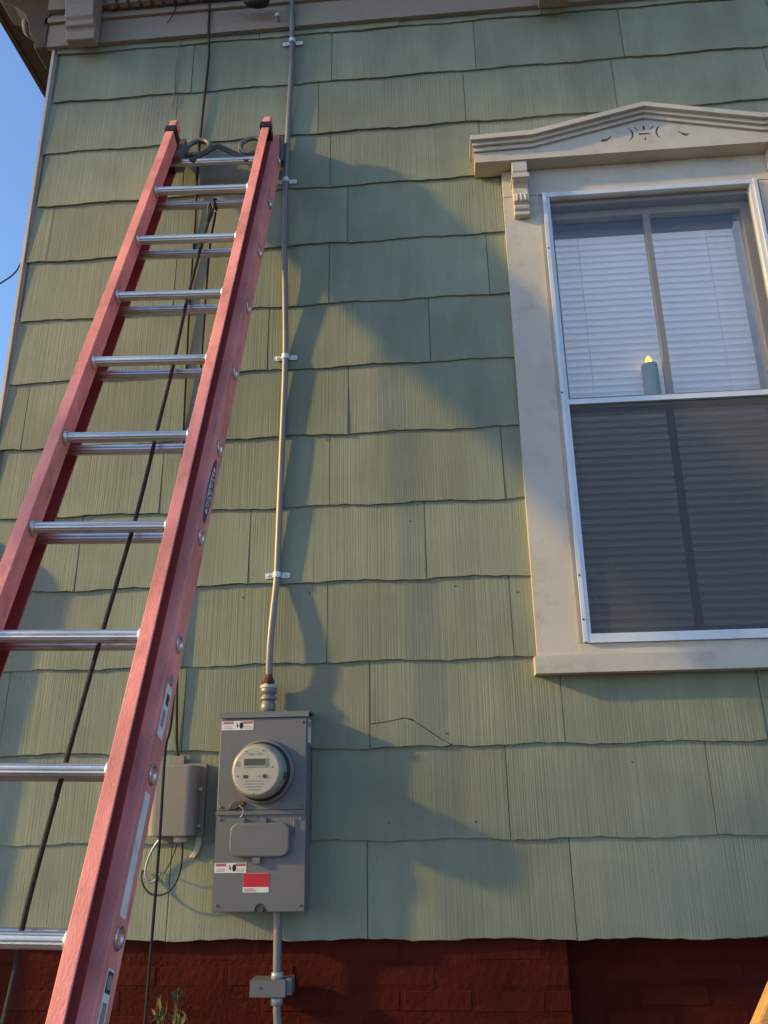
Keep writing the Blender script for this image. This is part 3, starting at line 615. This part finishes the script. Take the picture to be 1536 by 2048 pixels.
# weatherhead at the top
b = nb(); lathe(b, [(.022, 3.86), (.026, 3.87), (.026, 3.92), (.045, 3.95), (.05, 3.99), (.03, 4.04), (.01, 4.05)], (-.594, -.075, 0), 'z', 18); obj('weatherhead', b, 'emt', con)
def strap(x, z, y):
    b = nb(); n = 12; yb = -.0148
    for sx in (-1, 1):
        xs = sorted((sx * .0136, sx * .044)); bx(b, x + xs[0], x + xs[1], yb - .0022, yb, z - .0095, z + .0095)
    prev = None
    for k in range(n + 1):
        a = math.pi * k / n; c_, s_ = -math.cos(a), -math.sin(a); q4 = []
        for rr, zz in ((.0120, -.0095), (.0142, -.0095), (.0142, .0095), (.0120, .0095)):
            yy = y + rr * s_ * 1.02; yy = min(yy, yb) if k in (0, n) else yy
            q4.append(b.verts.new((x + rr * c_, yy, z + zz)))
        if prev:
            for e in range(4): b.faces.new((prev[e], prev[(e + 1) % 4], q4[(e + 1) % 4], q4[e]))
        prev = q4
    bmesh.ops.recalc_face_normals(b, faces=b.faces[:]); s = obj('strap', b, 'zinc', con)
    for sx in (-.032, .032):
        b = nb(); lathe(b, [(.0052, -.0168), (.0052, -.0195), (.003, -.0215)], (x + sx, 0, z), 'y', 8); obj('screw', b, 'zinc', s)
for x, z, y in ((-.594, 3.585, -.0285), (-.6058, 2.832, -.0248), (-.588, 2.005, -.0248), (-.5975, 1.146, -.0256)): strap(x, z, y)

mb = thing('meter_box', (-.608, -.06, .085), 'tall grey steel electric meter box with warning stickers and a hinged breaker door', 'meter box')
X0, X1, Z0, Z1, D = -.752, -.465, .085, .672, .086
b = nb(); bx(b, X0 + .004, X1 - .002, -D, -.004, Z0, Z1 - .004); bevel_all(b, .004, 2); obj('enclosure', b, 'boxgrey', mb)
b = nb(); prism(b, [(-.006, Z1 - .0035), (-D - .010, Z1 - .0035), (-D - .012, Z1 - .016), (-D - .0095, Z1 - .017), (-D - .008, Z1 + .002), (-.006, Z1 + .004)], X0 + .001, X1 + .004, 'x'); obj('rain_lip', b, 'boxgrey', mb)
b = nb(); prism(b, [(X0 + .003, .374), (X1 - .003, .374), (X1 - .003, Z1 - .0175), (X0 + .003, Z1 - .0175)], -D - .0065, -D - .0005, 'y'); bevel_all(b, .003, 2); obj('upper_cover', b, 'boxgrey', mb)
b = nb(); bx(b, X0 + .002, X1 - .002, -D - .013, -D - .0005, .362, .3735); bevel_all(b, .004, 2); obj('cover_lip', b, 'boxgrey', mb)
nz = [(-.601 + .019 * math.cos(math.pi * k / 8), Z0 + .003 + .022 * math.sin(math.pi * k / 8)) for k in range(9)]
b = nb(); prism(b, [(X0 + .003, Z0 + .003), (X0 + .003, .3615), (X1 - .003, .3615), (X1 - .003, Z0 + .003)] + nz, -D - .0065, -D - .0005, 'y'); obj('lower_cover', b, 'boxgrey', mb)
b = nb(); bx(b, -.618, -.584, -D - .004, -D - .0002, Z0 + .002, Z0 + .022); obj('latch_notch', b, 'boxedge', mb)
b = nb(); bx(b, -.610, -.592, -D - .010, -D - .0045, Z0 + .001, Z0 + .012); obj('latch', b, 'brownmetal', mb)
b = nb(); prism(b, rrect(-.700, -.514, .240, .338, .027), -D - .024, -D - .007, 'y'); bevel_all(b, .005, 3, 60); door = obj('breaker_door', b, 'boxgrey', mb)
for x in (-.665, -.598):
    b = nb(); bx(b, x - .009, x + .009, -D - .018, -D - .007, .3385, .352); bevel_all(b, .003); obj('hinge', b, 'boxgrey', door)
b = nb(); bx(b, -.628, -.604, -D - .020, -D - .007, .222, .2395); bevel_all(b, .003); obj('hasp', b, 'boxgrey', door)
b = nb(); tube(b, [(-.503, -D - .010, .350), (-.503, -D - .010, .300)], .002, 6); obj('hinge_pin', b, 'boxgrey', door)
b = nb(); prism(b, [(-.712, .378), (-.704, .396), (-.690, .402), (-.660, .402), (-.656, .392), (-.672, .384), (-.690, .376)], -D - .016, -D - .0068, 'y'); bevel_all(b, .003); obj('seal_tab', b, 'brownmetal', mb)
b = nb(); lathe(b, [(.0985, -D - .0067), (.0975, -D - .018), (.091, -D - .022), (.086, -D - .022)], (-.603, 0, .489), 'y', 48); obj('socket_ring', b, 'boxgrey', mb)
def sticker(x0, x1, z0, z1):
    y = -D - .0068; b = nb(); prism(b, rrect(x0, x1, z0, z1, .002, 2), y - .0006, y, 'y'); s = obj('warning_sticker', b, 'white', mb); w = x1 - x0; xm = x0 + w * .5
    for a, c in ((x0 + w * .04, x0 + w * .36), (x0 + w * .66, x1 - w * .03)):
        box_obj('red_header', (a, c, y - .0010, y - .0007, z1 - .0095, z1 - .0015), 'pinkred', s)
        for k in range(2): box_obj('print_line', (a + .002, c - .003, y - .0010, y - .0007, z0 + .0045 + k * .0055, z0 + .0065 + k * .0055), 'print', s)
    b = nb(); prism(b, [(xm + .012 + .0062 * math.cos(t) , (z0 + z1) / 2 + .0105 * math.sin(t)) for t in [2 * math.pi * k / 14 for k in range(14)]], y - .0010, y - .0007, 'y'); obj('hand_symbol', b, 'black', s)
    b = nb(); prism(b, [(xm - .006, z1 - .005), (xm - .001, z1 - .007), (xm - .003, z1 - .012), (xm + .003, z1 - .014), (xm, z0 + .007), (xm - .004, z1 - .014), (xm - .001, z1 - .013)], y - .0010, y - .0007, 'y'); obj('shock_symbol', b, 'black', s)
sticker(-.744, -.641, .618, .6465); sticker(-.747, -.648, .195, .2235)
y = -D - .0068
b = nb(); prism(b, rrect(-.657, -.577, .140, .194, .002, 2), y - .0006, y, 'y'); rl = obj('red_sticker', b, 'white', mb)
box_obj('red_panel', (-.6565, -.5775, y - .0010, y - .0007, .1555, .1935), 'red', rl)
for k in range(2): box_obj('print_line', (-.653, -.615 - .008 * k, y - .0010, y - .0007, .1435 + .005 * k, .146 + .005 * k), 'pinkred', rl)
b = nb(); prism(b, [(-.076, .575), (-.020, .575), (-.020, .65), (-.076, .65)], X1 - .0015, X1 - .0008, 'x'); ss = obj('side_sticker', b, 'white', mb)
box_obj('print_block', (X1 - .0007, X1 - .0004, -.071, -.026, .625, .643), 'print', ss)

for (x, z) in ((X0 + .016, .385), (X1 - .016, .385), (X0 + .016, .348), (X1 - .016, .348), (X0 + .016, .105), (X1 - .016, .105), (X1 - .016, .640)):
    b = nb(); lathe(b, [(.0045, -D - .0063), (.0045, -D - .0085), (.0028, -D - .0100)], (x, 0, z), 'y', 8); obj('screw', b, 'hook', mb)
b = nb(); tube(b, smooth_path([(-.675, -D - .016, .389), (-.662, -D - .020, .378), (-.664, -D - .018, .362), (-.672, -D - .014, .354)], 5), .0011, 5); obj('seal_wire', b, 'galv', mb)
MC = (-.603, 0, .489)
meter = thing('electric_meter', (-.603, -.13, .40), 'round electric meter with a cream dial face and small digital display on the grey box', 'electric meter')
b = nb(); lathe(b, [(.0845, -D - .019), (.0885, -D - .024), (.0885, -D - .036), (.0835, -D - .039)], MC, 'y', 48); obj('base_ring', b, 'black', meter)
b = nb(); lathe(b, [(.0825, -D - .0385), (.0825, -D - .050), (.0800, -D - .090), (.0775, -D - .100), (.0735, -D - .104)], MC, 'y', 48); cover = obj('cover', b, 'meterside', meter)
FY = -D - .1045
b = nb(); lathe(b, [(.0730, FY + .0003), (.0720, FY - .0035), (.0680, FY - .0045)], MC, 'y', 48); dial = obj('dial_face', b, 'meterface', meter)
FF = FY - .0048
def onface(name, x0, x1, z0, z1, mt, th=.0006, r=.0015): 
    b = nb(); prism(b, rrect(MC[0] + x0, MC[0] + x1, MC[2] + z0, MC[2] + z1, r, 2), FF - th, FF + .0008, 'y'); return obj(name, b, mt, dial)
onface('display_bezel', -.041, .032, .011, .038, 'meterface', .0022); onface('display', -.0375, .0285, .0145, .0345, 'lcd', .0028)
onface('sensor', -.039, -.025, -.022, -.013, 'boxedge', .001); onface('button', .021, .033, -.022, -.011, 'boxedge', .002, .004)
for (x, z) in ((-.033, .056), (.022, .058), (.050, .010), (-.056, -.016), (.009, -.0165), (-.006, -.066)): onface('rivet', x - .002, x + .002, z - .002, z + .002, 'boxedge', .001)
onface('sensor_dots', -.064, -.050, .012, .027, 'print', .0004, .005)
for k, (a, c) in enumerate(((-.032, .020), (-.038, .026), (-.030, .018), (-.022, .012))): onface('print_line', a, c, -.032 - k * .0085, -.0285 - k * .0085, 'print', .0003, .001)
onface('print_line', -.026, -.006, .045, .051, 'print', .0003, .001); onface('print_line', .001, .018, .046, .052, 'print', .0003, .001)
b = nb(); bx(b, -.529, -.520, -D - .08, -D - .055, .465, .485); obj('side_vent', b, 'boxedge', cover)

mb.location.x -= .005; meter.location.x -= .006
# conduit below the meter box with its fitting
lc = thing('lower_conduit', (-.558, -.045, GZ), 'grey conduit with a rectangular pull fitting running down the red brick below the meter box', 'conduit')
b = nb(); tube(b, smooth_path([(-.562, -.050, .09), (-.560, -.050, .0), (-.558, -.052, -.115)], 6), .0128, 14); obj('pipe', b, 'emt', lc)
b = nb(); tube(b, smooth_path([(-.556, -.048, -.13), (-.556, -.048, -.155), (-.556, -.050, -.19), (-.549, -.050, -.25), (-.54, -.04, -.35), (-.54, -.04, -.7), (-.54, -.04, GZ + .005)], 5), .0122, 14); obj('pipe', b, 'emt', lc)
b = nb(); bx(b, -.634, -.528, -.078, -.008, -.142, -.098); bevel_all(b, .006, 2); lb = obj('conduit_body', b, 'boxgrey', lc)
b = nb(); bx(b, -.5275, -.512, -.068, -.015, -.138, -.094); bevel_all(b, .007, 2); obj('end_hub', b, 'boxgrey', lb)
b = nb(); lathe(b, [(.003, -.078), (.003, -.080)], (-.603, 0, -.118), 'y', 8); obj('screw', b, 'boxedge', lb)
for z in (-.094, -.160):
    b = nb(); lathe(b, [(.018, z - .006), (.018, z + .012), (.015, z + .014)], (-.558, -.051, 0), 'z', 14); obj('connector', b, 'galv', lc)

# utility box on the wall behind the ladder
ub = thing('utility_box', (-.895, -.05, .302), 'small beige grey plastic utility box behind the ladder rail with loose wires below', 'utility box')
b = nb(); bx(b, -.972, -.826, -.105, -.0125, .302, .512)
es = [e for e in b.edges if abs(e.verts[0].co.z - e.verts[1].co.z) > .1 and e.verts[0].co.y < -.1]
bmesh.ops.bevel(b, geom=es, offset=.026, segments=5, affect='EDGES', profile=.5); bevel_all(b, .002, 1, 50)
for f in b.faces: f.smooth = False
obj('cover', b, 'plast', ub)
b = nb(); bx(b, -.968, -.812, -.030, -.010, .296, .520); bevel_all(b, .004); obj('back_plate', b, 'plast', ub)
b = nb(); bx(b, -.93, -.888, -.030, -.012, .5205, .545); bevel_all(b, .003); obj('mounting_tab', b, 'plast', ub)
b = nb(); lathe(b, [(.021, .283), (.021, .301)], (-.874, -.062, 0), 'z', 16); obj('cable_gland', b, 'meterface', ub)
b = nb(); lathe(b, [(.006, -.826), (.006, -.812)], (0, -.06, .44), 'x', 8); obj('screw', b, 'galv', ub)
b = nb(); lathe(b, [(.006, -.826), (.006, -.815)], (0, -.05, .33), 'x', 8); obj('screw', b, 'galv', ub)
def wire(name, pts, r, mt, label, cat='wire', group=None):
    b = nb(); tube(b, smooth_path(pts, 6), r, 8); return obj(name, b, mt, label=label, cat=cat, group=group)
wire('looped_wire', [(-.868, -.062, .29), (-.864, -.064, .25), (-.868, -.064, .20), (-.885, -.060, .160), (-.915, -.055, .135), (-.955, -.048, .132), (-.985, -.040, .150), (-1.002, -.030, .180), (-1.003, -.016, .200)], .0032, 'black', 'black wire curling in a loop below the beige utility box')
wire('thin_wire', [(-.880, -.062, .29), (-.893, -.058, .25), (-.910, -.050, .215), (-.925, -.04, .195), (-.93, -.02, .19)], .0019, 'black', 'thin black wire slanting down from the utility box gland')
wire('pale_wire', [(-.94, -.04, .300), (-.965, -.036, .27), (-.985, -.03, .23), (-.99, -.028, .19), (-.975, -.026, .165), (-.955, -.022, .175), (-.945, -.016, .195)], .0040, 'galv', 'pale grey wire hooked under the corner of the utility box')
b = nb(); prism(b, [(-.838, .298), (-.822, .302), (-.818, .275), (-.826, .250), (-.840, .232), (-.858, .236), (-.846, .252), (-.838, .272)], -.018, -.0095, 'y'); bevel_all(b, .003); obj('caulk_smear', b, 'caulk', label='pale caulk smear on the green siding under the utility box', cat='caulk')
# black cable running down the wall from the eave
wire('wall_cable', [(-.972, -.070, 3.868), (-.974, -.045, 3.80), (-.974, -.040, 3.68), (-.972, -.020, 3.60), (-.972, -.018, 3.506), (-.982, -.019, 3.198), (-.987, -.018, 2.905), (-.981, -.019, 2.652), (-.982, -.018, 2.293), (-.975, -.019, 1.936), (-.965, -.018, 1.5), (-.94, -.019, .95), (-.922, -.020, .62), (-.910, -.022, .535)], .0052, 'black', 'black cable stapled down the siding from the eave behind the ladder top', 'cable')

# service wires at the eave
sp = thing('wire_splice', (-.75, -.10, 3.70), 'black taped wire splice hanging under the eave beside the conduit top', 'splice')
b = nb(); tube(b, [(-.80, -.10, 3.778), (-.79, -.10, 3.765), (-.77, -.10, 3.757), (-.74, -.10, 3.752), (-.71, -.10, 3.752), (-.695, -.10, 3.765), (-.685, -.10, 3.775)], [.006, .016, .026, .029, .027, .016, .006], 12); obj('splice_cover', b, 'black', sp)
wire('service_wire', [(-1.9, -.9, 4.35), (-1.4, -.35, 4.0), (-1.05, -.13, 3.815), (-.93, -.105, 3.778), (-.80, -.10, 3.776)], .005, 'black', 'black service wire reaching the splice from the left under the eave')
wire('service_wire', [(-.69, -.10, 3.772), (-.655, -.10, 3.775), (-.635, -.098, 3.80), (-.622, -.085, 3.87), (-.605, -.06, 3.95)], .005, 'black', 'black service wire looping from the splice up to the conduit top')
wire('thin_wire', [(-1.13, -.062, 3.90), (-1.128, -.055, 3.83), (-1.145, -.048, 3.775), (-1.17, -.040, 3.745)], .0022, 'black', 'thin black wire dangling from the dentils of the eave')
wire('thin_wire', [(-1.115, -.014, 3.70), (-1.112, -.016, 3.62), (-1.118, -.018, 3.56), (-1.122, -.016, 3.46), (-1.118, -.015, 3.38), (-1.123, -.016, 3.28)], .0022, 'plast', 'thin painted wire running down the green shingles above the ladder')
b = nb(); lathe(b, [(.004, -.034), (.004, -.060), (.012, -.062), (.012, -.072), (.005, -.074)], (-.655, 0, 3.705), 'y', 10); obj('wire_screw_eye', b, 'galv', label='small metal eye bolt in the frieze board left of the conduit', cat='eye bolt')
# wires far behind the house
def far(name, px, label):
    pts = []
    for (x, y) in px:
        d = (R_ * ((x - 768) / 1677.4) + U_ * (-(y - 1024) / 1677.4) + F_); pts.append(CAM + d * 13.5)
    wire(name, pts, .013, 'black', label, 'wire')
far('overhead_wire', [(-260, 690), (-120, 640), (0, 567), (30, 545), (47, 518), (110, 430), (220, 300)], 'overhead wire crossing the blue sky behind the upper house corner')
far('overhead_wire', [(-300, 1010), (-120, 900), (0, 805), (8, 793), (16, 789), (70, 750), (200, 690)], 'low overhead wire against the pale sky beside the house corner')

# added pipe out of view, shaped to cast the shadow at the wall's left
ds = thing('shadow_pipe', (-1.70, -.05, GZ), 'added unseen pipe that casts the shadow on the left of the wall', 'shadow_pipe')
b = nb(); bx(b, -1.735, -1.665, -.068, -.019, GZ + .05, 1.12); bevel_all(b, .008, 2); obj('pipe', b, 'trim', ds)
b = nb(); tube(b, smooth_path([(-1.70, -.055, 1.09), (-1.703, -.056, 1.20), (-1.72, -.058, 1.27), (-1.765, -.03, 1.32), (-1.762, .08, 1.36), (-1.758, .20, 1.42), (-1.755, .27, 1.55), (-1.755, .28, 2.2), (-1.755, .28, 3.66)], 6), .042, 12); obj('elbow', b, 'trim', ds)

# added unseen foliage, shaped to dim the low light on parts of the wall
M['blocker_bark'] = mat('blocker_bark', (0.09, 0.07, 0.05), 0.9, var=0.3, bump=0.01, bscale=20); M['blocker_leaf'] = mat('blocker_leaf', (0.05, 0.085, 0.03), 0.6, var=0.3)
tr = thing('leaf_blocker', (-10.9, -1.95, GZ), 'added out-of-view foliage that dims the low light on the wall', 'light_blocker')
b = nb(); tube(b, smooth_path([(-10.9, -1.95, GZ), (-10.88, -1.95, 1.5), (-10.85, -1.97, 4.0), (-10.8, -2.0, 6.0), (-10.7, -2.05, 8.0)], 5), [.16 - .004 * k for k in range(21)], 12); obj('blocker_trunk', b, 'blocker_bark', tr)
rt = random.Random(11); b = nb(); lf = nb()
def lobe(wx, wz, rx, rz, n, t0, t1):
    for _ in range(n):
        u, v = rt.gauss(0, .5), rt.gauss(0, .5)
        t = rt.uniform(t0, t1); c = Vector((wx + rx * u, 0, wz + rz * v)) - LD * t
        a = Vector((rt.gauss(0, 1), rt.gauss(0, 1), rt.gauss(0, 1))).normalized(); d2 = a.cross(Vector((.3, .5, .8))).normalized(); L_ = rt.uniform(.05, .09); w_ = L_ * .32
        q0 = lf.verts.new(c - a * L_); q1 = lf.verts.new(c + d2 * w_); q2 = lf.verts.new(c + a * L_); q3 = lf.verts.new(c - d2 * w_); lf.faces.new((q0, q1, q2, q3))
    c = Vector((wx, 0, wz)) - LD * ((t0 + t1) / 2); e = Vector((wx + rx * .8, 0, wz)) - LD * ((t0 + t1) / 2)
    tube(b, smooth_path([(-10.8, -2.0, max(2.5, c.z - .6)), (c.x - .6, c.y, c.z - .1), tuple(e)], 5), [.05 - .004 * k for k in range(11)], 6)
lobe(-.2, 3.95, 2.6, .8, 3200, 8.0, 10.0); lobe(1.8, 3.6, 1.4, .8, 1500, 8.0, 10.0); lobe(1.45, -.1, 1.1, .6, 1100, 8.0, 9.8)
obj('blocker_limbs', b, 'blocker_bark', tr); obj('blocker_crown', lf, 'blocker_leaf', tr)

# wooden handrail of the porch steps (its lower end shows in the corner of the picture)
hr = thing('wooden_handrail', (1.2, -.8, GZ), 'sloping yellow wooden stair rail in front of the brick base', 'handrail')
b = nb(); d = Vector((.041, 0, .066)).normalized(); nrm = Vector((d.z, 0, -d.x)); A0 = Vector((.622, -.8, .018))
p0 = A0 - d * 1.35; p1 = A0 + d * .95
prism(b, [(p.x, p.z) for p in (p0, p1, p1 + nrm * .085, p0 + nrm * .085)], -.82, -.78, 'y'); bevel_all(b, .006, 2); obj('rail', b, 'wood', hr)
b = nb(); bx(b, 1.12, 1.21, -.865, -.7795 - .04, GZ, .95); bevel_all(b, .006); obj('post', b, 'wood', hr)

# dry weeds climbing the foundation
def weed(x, y, top, label, seed, n=26):
    r = random.Random(seed); w = thing('dry_weed', (x, y, GZ), label, 'weed', 'dry weeds at the brick base'); b = nb(); lf = nb()
    for i in range(n):
        bx_ = x + r.uniform(-.05, .05); h = top - r.uniform(0, .22); pts = [(bx_, y + r.uniform(-.02, .02), GZ), (bx_ + r.uniform(-.04, .04), y + r.uniform(-.04, .02), GZ + (h - GZ) * .5), (x + r.uniform(-.035, .045), y + r.uniform(-.03, .015), h)]
        sp_ = smooth_path(pts, 4); tube(b, sp_, [.0026] * (len(sp_) - 1) + [.001], 5)
        for k in range(9):
            c = Vector(pts[2]) + Vector((r.uniform(-.02, .02), r.uniform(-.02, .012), -r.uniform(0, .35))); a = r.uniform(0, 6.28); dirv = Vector((math.cos(a) * .5, -.3, r.uniform(-1, .6))).normalized(); sd_ = dirv.cross(Vector((0, 1, .2))).normalized()
            l_ = r.uniform(.018, .045); ww = l_ * .16
            q0 = lf.verts.new(c); q1 = lf.verts.new(c + dirv * l_ * .45 + sd_ * ww + Vector((0, -.004, 0))); q2 = lf.verts.new(c + dirv * l_); q3 = lf.verts.new(c + dirv * l_ * .45 - sd_ * ww); lf.faces.new((q0, q1, q2, q3))
    obj('stems', b, 'weed', w); obj('leaves', lf, 'weed', w, kind='stuff')
weed(-.885, -.05, -.118, 'clump of dry yellow weeds below the utility box against red brick', 1)
weed(-.565, -.045, -.200, 'low dry weed tuft beside the lower conduit', 2, 14)
